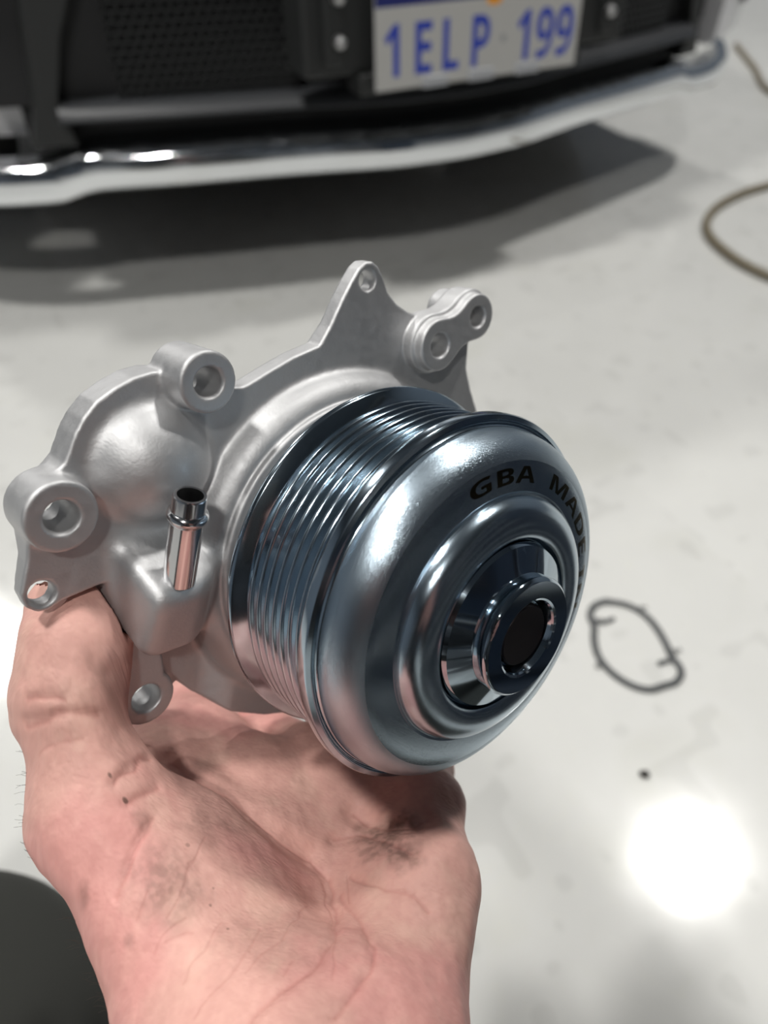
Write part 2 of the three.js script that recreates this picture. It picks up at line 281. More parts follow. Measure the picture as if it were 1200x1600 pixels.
{ // tool trolley standing beside the kneeling person, mirrored in the pulley face
  const t = thing('tool_trolley', 'dark blue steel tool trolley with six drawers standing beside the kneeling person', 'tool trolley', V(0.785, 0, 0.20)); t.rotation.y = -Math.PI / 2 + 0.08;
  const blue = mat({ color: rgb(0.012, 0.02, 0.036), roughness: 0.4, clearcoat: 0.4 });
  mesh('cabinet', box(1.05, 0.84, 0.5, 0, 0.48, 0, 0.01), blue, t); mesh('worktop', box(1.08, 0.03, 0.53, 0, 0.915, 0, 0.008), M.rubber, t);
  for (let i = 0; i < 6; i++) { const d = mesh('drawer', box(0.98, 0.118, 0.02, 0, 0.14 + i * 0.134, 0.256, 0.004), blue, t); mesh('handle', box(0.7, 0.014, 0.022, 0, 0.178 + i * 0.134, 0.272, 0.005), M.boltHead, d); }
  for (const x of [-0.4, 0.4]) for (const z of [-0.18, 0.18]) mesh('castor', merge([new THREE.CylinderGeometry(0.04, 0.04, 0.03, 24).rotateZ(Math.PI / 2).translate(x, 0.04, z), box(0.05, 0.04, 0.05, x, 0.07, z, 0.004)]), M.rubber, t);
}

// ───────────────────────── the water pump; its own frame: z along the shaft, millimetres, pulley front rim at z = 0
const pumpAxis = V(0.65879068, -0.30257072, 0.68880026), pumpY = V(0.2091335, 0.95312694, 0.21866006), pumpX = V(0.72267421, 0, -0.69118882);
const pumpC = V(0.10103393, -0.11813899, -1).multiplyScalar(0.216);
const pumpFrame = camera.matrixWorld.clone().multiply(new THREE.Matrix4().makeBasis(pumpX, pumpY, pumpAxis).setPosition(pumpC));
const pump = thing('water_pump', 'cast aluminium water pump with shiny zinc plated ribbed pulley held in the hand', 'pump');
pumpFrame.decompose(pump.position, pump.quaternion, pump.scale); pump.scale.set(1, 1, 1);
const toPump = pumpFrame.clone().invert();

const castBump = tex(512, 512, (u, v) => fbm(u * 120, v * 120, 1, 2) * 0.7 + 0.3 * fbm(u * 24, v * 24, 5, 3), false);
const castRough = tex(512, 512, (u, v) => 0.50 + 0.14 * fbm(u * 30, v * 30, 8, 4), false);
M.cast = mat({ color: rgb(0.56, 0.56, 0.565), metalness: 0.92, roughness: 1, roughnessMap: castRough, bumpMap: castBump, bumpScale: 0.00005 });
const zinc = (roughness, extra = {}) => mat({ color: rgb(0.50, 0.60, 0.68), metalness: 1, roughness, ...extra });
const grain = tex(1024, 512, (u, v) => fbm(u * 700, v * 260, 2, 2), false);
M.zincRib = zinc(0.13);
M.zincSatin = zinc(0.31, { bumpMap: grain, bumpScale: 0.00005 });
M.zincHub = zinc(0.20, { bumpMap: grain, bumpScale: 0.000012 });
M.zincBright = zinc(0.07);
M.steelNipple = mat({ color: rgb(0.62, 0.62, 0.63), metalness: 1, roughness: 0.14 });
M.shaftDark = mat({ color: rgb(0.09, 0.075, 0.075), metalness: 0.9, roughness: 0.32 });

const flangePoly = [[-22.6, 60.3], [-20.1, 66.4], [-17.8, 74], [-15.6, 80], [-13.6, 84.4], [-11.6, 86.7], [-8.9, 87.5], [-6.2, 86.6], [-3.6, 84], [-0.3, 80], [4.3, 77.4], [9.6, 75.9], [15.9, 75.4], [20, 76.2], [28, 82], [34, 86.5], [40, 84], [41, 76], [41.6, 70], [43.5, 62.1], [48.7, 54.6], [54.3, 48.2], [61, 34], [65, 14], [64, -12], [56, -35], [41, -52], [22, -61], [0, -64], [-16, -62.5], [-30, -58.5], [-42, -52], [-48.5, -47], [-53, -53.5], [-58, -56.4], [-63, -56.1], [-67.5, -53], [-69.5, -48.2], [-69, -42], [-68.5, -32], [-73, -20], [-77.5, -10.6], [-82.8, -12.6], [-89, -15.2], [-91.6, -17.2], [-94.4, -17.7], [-97.4, -16.2], [-99.2, -12.8], [-99, -9], [-98.6, -4], [-99, 2], [-99, 14], [-94.5, 18.2], [-92.4, 21.4], [-91.7, 24.6], [-90.9, 28.5], [-89.4, 32.4], [-86.7, 36.9], [-82.4, 40.9], [-77.9, 44.1], [-73.1, 46.2], [-66, 47], [-56, 47], [-50, 45], [-46.5, 45.2], [-44.2, 46.5], [-38.3, 50.8], [-31, 55.8]];
// signed distance to the flange outline, cached on a grid
const fx0 = -112, fy0 = -72, fst = 0.7, fnx = 270, fny = 250, flangeGrid = new Float32Array(fnx * fny);
for (let j = 0; j < fny; j++) for (let i = 0; i < fnx; i++) {
  const x = fx0 + i * fst, y = fy0 + j * fst; let d = 1e9, inside = false;
  for (let a = 0, b = flangePoly.length - 1; a < flangePoly.length; b = a++) {
    const [ax, ay] = flangePoly[a], [bx, by] = flangePoly[b], ex = bx - ax, ey = by - ay, t = Math.min(1, Math.max(0, ((x - ax) * ex + (y - ay) * ey) / (ex * ex + ey * ey)));
    d = Math.min(d, Math.hypot(x - ax - ex * t, y - ay - ey * t));
    if ((ay > y) !== (by > y) && x < (bx - ax) * (y - ay) / (by - ay) + ax) inside = !inside;
  }
  flangeGrid[j * fnx + i] = inside ? -d : d;
}
const flange2 = (x, y) => {
  const u = Math.min(fnx - 1.001, Math.max(0, (x - fx0) / fst)), v = Math.min(fny - 1.001, Math.max(0, (y - fy0) / fst)), i = u | 0, j = v | 0, a = u - i, b = v - j, o = j * fnx + i;
  return (flangeGrid[o] * (1 - a) + flangeGrid[o + 1] * a) * (1 - b) + (flangeGrid[o + fnx] * (1 - a) + flangeGrid[o + fnx + 1] * a) * b;
};
const slab = (d2, z, z0, z1, r) => { const a = d2 + r, b = Math.max(z0 - z, z - z1) + r; return Math.min(Math.max(a, b), 0) + Math.hypot(Math.max(a, 0), Math.max(b, 0)) - r; };
const cyl = (x, y, z, cx, cy, rad, z0, z1, r) => slab(Math.hypot(x - cx, y - cy) - rad, z, z0, z1, r);
// pipe block: convex solid given by points on its faces
const planeOf = (a, b, c, inside) => { const n = V(...b).sub(V(...a)).cross(V(...c).sub(V(...a))).normalize(); const d = n.dot(V(...a)); if (n.dot(V(...inside)) - d > 0) return [-n.x, -n.y, -n.z, -d]; return [n.x, n.y, n.z, d]; };
const bIn = [-63, -14, -54], tl = [-77.5, 4.6, -58], tf = [-71.2, -9.2, -37.6], tr = [-56.0, -4.4, -39.6], bf = [-69.2, -29, -45], br = [-52, -29, -45], bl = [-76.5, -21.5, -58];
const nipDir = V(-0.17, 0.95, 0.25).normalize(), nipBase = V(-65.2, -1.6, -41.5);
const topN = V(-0.1, 0.87, 0.48).normalize();
const blockPlanes = [[topN.x, topN.y, topN.z, topN.dot(V(...tf))], planeOf(tl, tf, bf, bIn), planeOf(tf, tr, bf, bIn), planeOf(bf, br, bl, bIn), [0.9, 0, 0.44, V(0.9, 0, 0.44).dot(V(...tr))]];
function castSDF(x, y, z) {
  const d2 = flange2(x, y);
  const back = -63 - 4 * smooth(-48, -66, x) * smooth(-30, 5, y) + 1.0 * smooth(60, 68, y) + 3.2 * smooth(-84, -88, x) * smooth(2, -4, y);
  let d = slab(d2, z, back - 3 * smooth(-20, -30, y) * smooth(-28, -40, x), -56 - 5.5 * smooth(-22, -31, y) * smooth(-30, -42, x), 0.9);
  // volute / bearing housing round the shaft
  const r = Math.hypot(x, y);
  let hs = slab(r - 55.5 + smooth(-56, -47, z) * 3.5, z, -70, -48.5, 3.2);
  hs = smin(hs, slab(r - 48.5, z, -60, -46.2, 1.2), 1.2);
  hs = smin(hs, slab(r - 44 + (z + 46) * 0.25, z, -60, -38.5, 1.5), 2);
  d = smin(d, hs, 2.4);
  // thermostat dome
  const dome = Math.hypot((x + 69) / 1.04, (y - 22.5), (z + 62.5)) - 17.2;
  d = smin(d, Math.max(dome, -66 - z), 3.0);
  // pipe block
  let bk = -1e9; for (const p of blockPlanes) bk = bk === -1e9 ? p[0] * x + p[1] * y + p[2] * z - p[3] - 1.2 : smax(bk, p[0] * x + p[1] * y + p[2] * z - p[3] - 1.2, 5);
  bk = Math.max(bk, -64 - z);
  d = smin(d, bk, 4);
  // bosses
  d = smin(d, cyl(x, y, z, -94, 9.6, 9.1, -64, -49.5, 1.0), 2.0);
  d = smin(d, cyl(x, y, z, -62.6, 46.4, 8.1, -64, -46.5, 1.0), 2.0);
  d = smin(d, slab(Math.min(Math.hypot(x + 61, y + 47.5) - 8.7, coneSeg(x, y, 0, [-61, -47.5, 0, -65.5, -26, 0, 6.5, 5])), z, -66, -55.4, 0.9), 1.0);
  let dog = smin(Math.hypot(x - 19.6, y - 67.8) - 8.2, Math.hypot(x - 34.4, y - 79.6) - 7.2, 7); dog = smin(dog, coneSeg(x, y, 0, [19.6, 67.8, 0, 34.4, 79.6, 0, 5.6, 5.2]), 4);
  d = smin(d, slab(dog, z, -56, -48.4, 0.8), 1.2);
  d = smin(d, slab(dog - 1.3, z, -60, -51.8, 1.0), 0.8);
  d = smin(d, cyl(x, y, z, 34.4, 79.6, 7.6, -66, -52, 0.8), 1.2);
  // holes
  const hole = (cx, cy, rr, ch = 0.6, zf = -56) => { d = smax(d, rr + ch * smooth(zf - 1.2, zf, z) - Math.hypot(x - cx, y - cy), 0.5); };
  hole(-94, 9.6, 4.15, 0.4, -49.5); hole(-62.6, 46.4, 3.9, 0.4, -46.5); hole(-61, -47.5, 4.3, 0.3, -55.2);
  hole(-94, -12.6, 3.2, 0.6, -56); hole(-9.5, 81.8, 2.9, 0.4, -56);
  hole(19.6, 67.8, 3.8, 0.5, -48.4); hole(34.4, 79.6, 3.4, 0.5, -48.4);
  // as-cast unevenness
  return d + (noise(x * 0.3, y * 0.3, z * 0.3) - 0.5) * 0.07 + (noise(x * 0.9, y * 0.9, z * 0.9) - 0.5) * 0.03;
}
{
  const g = surfaceNets(castSDF, [-106, -68, -74], [70, 92, -34], 0.75);
  const gn = g.toNonIndexed(), p = gn.attributes.position, n = gn.attributes.normal, uv = new Float32Array(p.count * 2);
  for (let t = 0; t < p.count; t += 3) {   // each face takes the plane it faces most
    const s = [0, 0, 0]; for (let i = t; i < t + 3; i++) { s[0] += n.getX(i); s[1] += n.getY(i); s[2] += n.getZ(i); }
    const m = s.map(Math.abs), ax = m[2] > 1.6 ? 2 : m[0] > m[1] ? 0 : 1;
    for (let i = t; i < t + 3; i++) { const f = ax === 2 ? [p.getX(i), p.getY(i)] : ax === 0 ? [p.getZ(i), p.getY(i)] : [p.getX(i), p.getZ(i)]; uv[i * 2] = f[0] / 60; uv[i * 2 + 1] = f[1] / 60; }
  }
  gn.setAttribute('uv', new THREE.BufferAttribute(uv, 2)); gn.scale(M3, M3, M3);
  const o = mesh('casting', gn, M.cast, pump); o.userData.label = 'rough cast grey aluminium body';
}
const lathe = (lines, seg = 192) => merge(lines.map((l) => new THREE.LatheGeometry(l.map(([r, z]) => new THREE.Vector2(r, z)), seg))).rotateX(Math.PI / 2).scale(M3, M3, M3);
const arc = (cr, cz, rad, a0, a1, n = 10) => Array.from({ length: n + 1 }, (_, i) => { const a = (a0 + (a1 - a0) * i / n) * Math.PI / 180; return [cr + rad * Math.cos(a), cz + rad * Math.sin(a)]; });
{ // pulley
  const lines = [];
  // back flange
  lines.push([[20, -34.6], [52, -34.6], [54.0, -35.2], [54.6, -34.8]], [[54.6, -34.8], [54.6, -33.9], [54.1, -33.4]], [[54.1, -33.4], [51.2, -31.2], [49.4, -30.6]]);
  const n = 7, p0 = -30.2, pitch = 3.52;
  for (let k = 0; k < n; k++) {
    const a = p0 + k * pitch;
    lines.push([[49.3, a], [49.3, a + 0.5]], [[49.3, a + 0.5], [51.4, a + 1.45]], [[51.4, a + 1.45], [51.62, a + 1.62], [51.68, a + 1.76 + 0.14], [51.62, a + 2.18], [51.4, a + 2.35]], [[51.4, a + 2.35], [49.3, a + 3.3]], [[49.3, a + 3.3], [49.3, a + pitch]]);
  }
  const e = p0 + n * pitch;
  lines.push([[49.3, e], [51.4, e + 1.1], [53.2, e + 1.5]], [[53.2, e + 1.5], [53.9, e + 2.0], [54.1, e + 2.8]], [[54.1, e + 2.8], [54.1, -0.6], [53.8, -0.1]], [[53.8, -0.1], [52.6, 0.3]], [[52.6, 0.3], [52.2, -0.35], [51.6, -0.35]], [[51.6, -0.35], [51.2, 0.6], [50.9, 0.8]]);
  const pu = mesh('pulley', lathe(lines), M.zincRib, pump); pu.userData.label = 'bluish zinc plated ribbed belt pulley';
  // front dish with laser marking
  const dish = [[50.9, 0.4], [50.7, 1.6], ...arc(42.6, 2.6, 8.0, 8, 78, 16)], ring = [[44.26, 10.425], [43, 10.75], [41.5, 11.0], [39, 11.3], [36.2, 11.5]];
  const cv = document.createElement('canvas'); cv.width = 2048; cv.height = 256; const c = cv.getContext('2d');
  c.fillStyle = '#fff'; c.fillRect(0, 0, 2048, 256);
  mesh('front_dish', lathe([dish], 256), M.zincSatin, pu).userData.label = 'satin zinc shoulder of the pulley front';
  const g = lathe([ring], 256), gp = g.attributes.position, uv = g.attributes.uv;
  for (let i = 0; i < gp.count; i++) { const x = gp.getX(i) * 1000, y = gp.getY(i) * 1000, r = Math.hypot(x, y); uv.setXY(i, uv.getX(i), Math.min(1, Math.max(0, (r - 36) / 9))); }
  c.textBaseline = 'middle'; c.font = 'bold 92px sans-serif'; c.fillStyle = 'rgba(104,80,46,0.9)';
  const word = (txt, deg, size = 170, sx = 0.62) => { const u = ((deg / 360) % 1 + 1) % 1; c.save(); c.translate(u * 2048, 128); c.scale(-sx, 1); c.font = 'bold ' + size + 'px sans-serif'; c.textAlign = 'center'; c.fillText(txt, 0, 0); c.restore(); };
  word('GBA  MADE IN', 150);
  const mt = new THREE.CanvasTexture(cv); mt.colorSpace = THREE.SRGBColorSpace; mt.wrapS = THREE.RepeatWrapping;
  const ms = zinc(0.17, { map: mt, bumpMap: grain, bumpScale: 0.00001 });
  mesh('marking_ring', g, ms, pu).userData.label = 'smooth zinc ring with brown laser marked letters';
  mesh('hub_disc', lathe([[[36.2, 11.5], [35.6, 11.2], [35.2, 11.3]], [[35.2, 11.3], [35.0, 12.4]], [[35.0, 12.4], [34.4, 14.0], [33, 15.4], [31, 16.4], [28.6, 16.9], [26.5, 16.9], [25.2, 16.5], [24.6, 15.8]], [[24.6, 15.8], [24.3, 13.6], [23.8, 13.6]]]), M.zincHub, pu);
  mesh('hub_cone', lathe([[[23.8, 13.6], [23.7, 15.6]], [[23.7, 15.6], [22.9, 16.6]], [[22.9, 16.6], [16.5, 19.4]], [[16.5, 19.4], [16.2, 19.6], [16.6, 19.8]], [[16.6, 19.8], [16.7, 22.9]], [[16.7, 22.9], [16.4, 23.6], [15.8, 24.1]], [[15.8, 24.1], [11.2, 24.1]], [[11.2, 24.1], [10.6, 23.8]], [[10.6, 23.8], [10.3, 23.2]], [[10.3, 23.2], [9.3, 20.5]], [[9.3, 20.5], [9.2, 19.5]], [[9.2, 19.5], [0.05, 19.5]]]), M.zincBright, pu);
  mesh('shaft_end', lathe([[[8.7, 18], [8.7, 21.9], [8.2, 22.5]], [[8.2, 22.5], [0.02, 22.6]]], 64), M.shaftDark, pu);
}
{ // hose nipple
  const L = [[[4.35, -4], [4.35, 14.6]], [[4.35, 14.6], [4.6, 15.2], [5.2, 15.8], [5.35, 16.6], [5.1, 17.4], [4.5, 17.9]], [[4.5, 17.9], [4.3, 18.2], [4.3, 22.0], [4.0, 22.5]], [[4.0, 22.5], [3.3, 22.5]], [[3.3, 22.5], [3.2, 22], [3.2, 6]], [[3.2, 6], [0.02, 6]]];
  const o = mesh('hose_nipple', lathe(L, 64), M.steelNipple, pump); o.userData.label = 'shiny steel hose nipple with a raised bead';
  o.position.copy(nipBase).multiplyScalar(M3); o.quaternion.setFromUnitVectors(V(0, 0, 1), nipDir);
}

// ───────────────────────── the person: kneeling, left hand held out with the pump
const S = (a, b, ra, rb) => { const p = camPoint(...a), q = camPoint(...b); return [p.x, p.y, p.z, q.x, q.y, q.z, ra * M3, rb * M3]; };
const J = {
  mcp2: [405, 1222, 0.250], pip2: [278, 1122, 0.282], dip2: [322, 1052, 0.306], tip2: [352, 992, 0.315],
  mcp3: [500, 1200, 0.262], pip3: [405, 1145, 0.300], dip3: [432, 1066, 0.335], tip3: [440, 1004, 0.340],
  mcp4: [590, 1222, 0.262], pip4: [545, 1172, 0.305], dip4: [534, 1096, 0.335], tip4: [532, 1036, 0.340],
  mcp5: [662, 1262, 0.247], pip5: [668, 1205, 0.280], dip5: [642, 1145, 0.302], tip5: [630, 1094, 0.306],
  cmc1: [330, 1560, 0.192], mcp1: [150, 1265, 0.206], ip1: [118, 1088, 0.2055], pad1: [121, 1003, 0.2085], tip1: [101, 950, 0.2145],
};
const palmSegs = [
  S([430, 1610, 0.205], J.mcp2, 17, 14), S([480, 1610, 0.207], J.mcp3, 18, 14.5), S([540, 1610, 0.207], J.mcp4, 18, 14), S([590, 1600, 0.203], J.mcp5, 18, 13),
  S(J.cmc1, J.mcp1, 21, 15.2), S([370, 1520, 0.203], [285, 1345, 0.214], 22.5, 20), S([330, 1400, 0.214], [400, 1330, 0.232], 18, 15),
  S([612, 1570, 0.198], [657, 1385, 0.222], 19, 17), S([240, 1290, 0.217], [330, 1235, 0.247], 11, 11), S([205, 1215, 0.232], [330, 1170, 0.272], 10, 12), S([300, 1165, 0.275], [430, 1165, 0.288], 9, 9), S([234, 1162, 0.252], [292, 1150, 0.272], 9.5, 10), S([276, 1194, 0.246], [338, 1210, 0.252], 7.5, 9), S([68, 1092, 0.2085], [68, 1112, 0.2085], 6.6, 6.6), S([117, 1010, 0.21], [142, 958, 0.2135], 11, 9),
  S([345, 1640, 0.182], [348, 1760, 0.168], 21, 20), S([585, 1640, 0.182], [560, 1760, 0.168], 20.5, 19), S([460, 1640, 0.186], [455, 1760, 0.17], 23, 22),
];
const chain = (names_, radii) => names_.slice(1).map((n, i) => S(J[names_[i]], J[n], radii[i], radii[i + 1]));
const fingers = [
  chain(['mcp2', 'pip2', 'dip2', 'tip2'], [12.5, 10.2, 8.8, 7.6]), chain(['mcp3', 'pip3', 'dip3', 'tip3'], [12.8, 10.4, 9, 7.8]),
  chain(['mcp4', 'pip4', 'dip4', 'tip4'], [12.2, 9.8, 8.5, 7.4]), chain(['mcp5', 'pip5', 'dip5', 'tip5'], [11, 8.8, 7.6, 6.6]),
];
const thumb = chain(['mcp1', 'ip1', 'pad1', 'tip1'], [14.6, 11.7, 11.5, 9.4]);
// camera-space direction of the elbow
const elbowW = V(-0.17, 0.42, 0.22), elbowC = elbowW.clone().applyMatrix4(camera.matrixWorldInverse);
const wristC = camPoint(455, 1760, 0.17);
const forearm = [wristC.x, wristC.y, wristC.z, elbowC.x, elbowC.y, elbowC.z, 0.027, 0.043];
// skin folds: polylines given as photo pixels, found on the hand by marching along the view ray
const folds = [
  { w: 3.4, d: 3.6, px: [[262, 1186], [300, 1208], [345, 1232], [395, 1272], [440, 1308], [480, 1335]] },
  { w: 1.3, d: 0.9, px: [[480, 1335], [510, 1375], [526, 1425], [522, 1470], [490, 1510], [440, 1548], [395, 1590], [370, 1620]] },
  { w: 1.2, d: 0.5, px: [[530, 1400], [570, 1450], [584, 1500], [560, 1545], [520, 1590]] },
  { w: 1.8, d: 0.6, px: [[40, 1128], [75, 1122], [110, 1112], [150, 1118]] },
  { w: 1.6, d: 0.35, px: [[45, 1090], [75, 1088], [100, 1092]] },
  { w: 1.7, d: 0.6, px: [[178, 1222], [205, 1200], [232, 1185]] },
  { w: 1.7, d: 0.5, px: [[196, 1256], [225, 1244], [246, 1230]] },
  { w: 1.1, d: 0.55, px: [[238, 1278], [214, 1316], [196, 1360], [180, 1400]] },
  { w: 2.0, d: 1.2, px: [[520, 1312], [560, 1302], [600, 1310], [640, 1330]] },
  { w: 2.8, d: 3.2, px: [[552, 1268], [575, 1284], [610, 1290], [645, 1288], [668, 1276]] },
  { w: 1.4, d: 0.6, px: [[545, 1370], [600, 1390], [650, 1400], [668, 1420]] },
];
function handBase(x, y, z) {
  let d = 1; for (const s of palmSegs) d = smin(d, coneSeg(x, y, z, s), 0.011);
  let t = 1; for (const s of thumb) t = smin(t, coneSeg(x, y, z, s), 0.004);
  d = smin(d, t, 0.012);
  for (const f of fingers) { let q = 1; for (const s of f) q = smin(q, coneSeg(x, y, z, s), 0.004); d = smin(d, q, 0.007); }
  return smin(d, coneSeg(x, y, z, forearm), 0.02);
}
const march = (px, py) => { const dir = camPoint(px, py, 1).normalize(); let t = 0.12; for (let i = 0; i < 80; i++) { const d = handBase(dir.x * t, dir.y * t, dir.z * t); if (d < 2e-5) break; t += d * 0.9; if (t > 0.5) return null; } return dir.multiplyScalar(t); };
for (const f of folds) { f.p = f.px.map(([x, y]) => march(x, y)).filter(Boolean); f.seg = f.p.slice(1).map((b, i) => { const a = f.p[i]; return [a.x, a.y, a.z, b.x, b.y, b.z, 0, 0]; }); f.lo = V(1e9, 1e9, 1e9); f.hi = V(-1e9, -1e9, -1e9); for (const p of f.p) { f.lo.min(p); f.hi.max(p); } }
function handSDF(x, y, z) {
  let d = handBase(x, y, z);
  if (Math.abs(d) < 0.006) {
    for (const f of folds) {
      const m = 3 * f.w * M3; if (x < f.lo.x - m || y < f.lo.y - m || z < f.lo.z - m || x > f.hi.x + m || y > f.hi.y + m || z > f.hi.z + m) continue;
      let q = 1; for (const s of f.seg) q = Math.min(q, coneSeg(x, y, z, s));
      d += f.d * M3 * Math.exp(-((q / (f.w * M3)) ** 2));
    }
    d += (noise(x * 90, y * 90, z * 90) - 0.5) * 0.0012 + (noise(x * 260, y * 260, z * 260) - 0.5) * 0.0004;
  }
  if (d < 0.004) {   // flesh gives way to the metal it presses on
    const qx = x - pumpC.x, qy = y - pumpC.y, qz = z - pumpC.z, X = 1e3 * (qx * pumpX.x + qy * pumpX.y + qz * pumpX.z), Y = 1e3 * (qx * pumpY.x + qy * pumpY.y + qz * pumpY.z), Z = 1e3 * (qx * pumpAxis.x + qy * pumpAxis.y + qz * pumpAxis.z);
    if (X > -112 && X < 72 && Y > -70 && Y < 95 && Z > -75 && Z < -34) d = smax(d, -castSDF(X, Y, Z) * M3 + 0.0006, 0.0012);
  }
  return d;
}
function largest(g) {   // keeps the biggest connected piece
  const n = g.attributes.position.count, par = new Int32Array(n).map((_, i) => i), find = (a) => { while (par[a] !== a) a = par[a] = par[par[a]]; return a; }, ix = g.index.array;
  for (let i = 0; i < ix.length; i += 3) { const a = find(ix[i]); par[find(ix[i + 1])] = a; par[find(ix[i + 2])] = a; }
  const size = new Map(); for (let i = 0; i < ix.length; i += 3) { const a = find(ix[i]); size.set(a, (size.get(a) || 0) + 1); }
  let best = -1; for (const [a, s] of size) if (best < 0 || s > size.get(best)) best = a;
  const keep = []; for (let i = 0; i < ix.length; i += 3) if (find(ix[i]) === best) keep.push(ix[i], ix[i + 1], ix[i + 2]);
  const map = new Int32Array(n).fill(-1), P = [], N = []; let c = 0;
  for (let i = 0; i < keep.length; i++) { const v = keep[i]; if (map[v] < 0) { map[v] = c++; for (let q = 0; q < 3; q++) { P.push(g.attributes.position.array[v * 3 + q]); N.push(g.attributes.normal.array[v * 3 + q]); } } keep[i] = map[v]; }
  const o = new THREE.BufferGeometry(); o.setAttribute('position', new THREE.Float32BufferAttribute(P, 3)); o.setAttribute('normal', new THREE.Float32BufferAttribute(N, 3)); o.setIndex(keep); return o;
}
const person = thing('person', 'person in dark clothes kneeling on the floor, holding out the pump on the open palm', 'person');
// palm frame for the skin texture (metres, a plane through the palm)
const pA = camPoint(450, 1600, 0.182), pB = camPoint(520, 1230, 0.245), pU = V(1, 0, 0.12).normalize(), pN = pU.clone().cross(pB.clone().sub(pA)).normalize(), pV = pN.clone().cross(pU).normalize(), SKIN = 0.24;
const palmUV = (p) => { const q = p.clone().sub(pA); return [q.dot(pU) / SKIN + 0.5, q.dot(pV) / SKIN + 0.3]; };
{
  const uvAt = (x, y) => { const p = march(x, y); return p ? palmUV(p) : [9, 9]; };
  const stains = [[262, 1378, 46, 0.34], [285, 1400, 22, 0.3], [300, 1385, 14, 0.3], [268, 1432, 20, 0.22], [308, 1288, 30, 0.24], [350, 1290, 22, 0.2], [222, 1280, 12, 0.3], [130, 1398, 10, 0.3], [200, 1470, 8, 0.35], [600, 1300, 44, 0.62], [630, 1332, 26, 0.55], [575, 1310, 24, 0.45], [565, 1290, 14, 0.35], [155, 1060, 26, 0.34], [150, 1100, 20, 0.25], [180, 1150, 24, 0.2], [400, 1470, 60, 0.10], [90, 1130, 40, 0.10]].map(([x, y, r, s]) => [...uvAt(x, y), r / FPX * 0.2 / SKIN, s]);
  const dots = [[195, 1252, 3.2, 0.9], [171, 1213, 2.2, 0.7], [327, 1412, 1.8, 0.6], [355, 1452, 1.8, 0.6], [292, 1320, 3, 0.4], [332, 1386, 1.5, 0.5]].map(([x, y, r, s]) => [...uvAt(x, y), r / FPX * 0.2 / SKIN, s]);
  const lines = folds.map((f) => f.p.map(palmUV));
  const fine = [[[480, 1420], [440, 1470], [380, 1520]], [[400, 1450], [395, 1475], [385, 1490]], [[455, 1500], [440, 1525]], [[305, 1340], [280, 1400], [262, 1440]], [[322, 1312], [296, 1352]], [[345, 1440], [318, 1490], [282, 1540]], [[390, 1480], [355, 1530], [300, 1590]], [[240, 1490], [262, 1462], [290, 1440]], [[500, 1380], [520, 1440], [524, 1530]], [[540, 1370], [545, 1410]], [[300, 1460], [260, 1480]], [[60, 1180], [90, 1165], [130, 1160]], [[230, 1400], [215, 1440]]].map((l) => l.map(([x, y]) => uvAt(x, y)).filter((q) => q[0] < 5));
  const segD = (u, v, a, b) => { const ex = b[0] - a[0], ey = b[1] - a[1], t = Math.min(1, Math.max(0, ((u - a[0]) * ex + (v - a[1]) * ey) / (ex * ex + ey * ey + 1e-12))); return Math.hypot(u - a[0] - ex * t, v - a[1] - ey * t); };
  const N = 1024, lineMap = new Float32Array(N * N);
  const stamp = (l, w, s) => { for (let q = 1; q < l.length; q++) { const a = l[q - 1], b = l[q], m = w * 3, x0 = Math.max(0, Math.floor((Math.min(a[0], b[0]) - m) * N)), x1 = Math.min(N - 1, Math.ceil((Math.max(a[0], b[0]) + m) * N)), y0 = Math.max(0, Math.floor((Math.min(a[1], b[1]) - m) * N)), y1 = Math.min(N - 1, Math.ceil((Math.max(a[1], b[1]) + m) * N)); for (let y = y0; y <= y1; y++) for (let x = x0; x <= x1; x++) { const u = x / N, v = y / N, d = segD(u + (noise(u * 60, v * 60, 2) - 0.5) * 0.006, v + (noise(u * 60, v * 60, 5) - 0.5) * 0.006, a, b); const e = s * Math.exp(-((d / w) ** 2)); if (e > lineMap[y * N + x]) lineMap[y * N + x] = e; } } };
  lines.forEach((l) => stamp(l, 0.0022, 0.8)); fine.forEach((l) => stamp(l, 0.0014, 0.5));
  const lm = (u, v) => lineMap[Math.min(N - 1, Math.max(0, Math.floor(v * N))) * N + Math.min(N - 1, Math.max(0, Math.floor(u * N)))];
  const map = tex(N, N, (u, v) => {
    const a = fbm(u * 9, v * 9, 1, 4), b = fbm(u * 26, v * 26, 3, 4), c = fbm(u * 150, v * 150, 6, 2);
    let r = 0.83, g = 0.64, bl = 0.595;
    const pink = smooth(0.42, 0.66, a); r += 0.008 * pink; g -= 0.03 * pink; bl -= 0.016 * pink;
    const pale = smooth(0.5, 0.72, b); r += 0.012 * pale; g += 0.028 * pale; bl += 0.02 * pale;
    r += (c - 0.5) * 0.05; g += (c - 0.5) * 0.055; bl += (c - 0.5) * 0.05;
    let k = 0; const gr = fbm(u * 190, v * 190, 9, 3), gr2 = fbm(u * 60, v * 60, 12, 3);
    for (const [su, sv, sr, s] of stains) { const d = Math.hypot(u - su, (v - sv)) / sr; if (d < 2) k = Math.max(k, s * smooth(1.7, 0.2, d + (gr2 - 0.5) * 1.1) * (0.7 + 0.6 * smooth(0.3, 0.7, gr))); }
    for (const [su, sv, sr, s] of dots) { const d = Math.hypot(u - su, v - sv) / sr; if (d < 1.6) k = Math.max(k, s * smooth(1.4, 0.7, d)); }
    k = Math.min(0.92, k * 0.8);
    const l = lm(u, v) * 0.13;
    r = r * (1 - k) + 0.36 * k; g = g * (1 - k) + 0.28 * k; bl = bl * (1 - k) + 0.25 * k;
    return [r * (1 - l * 0.55), g * (1 - l * 0.9), bl * (1 - l * 0.9)];
  });
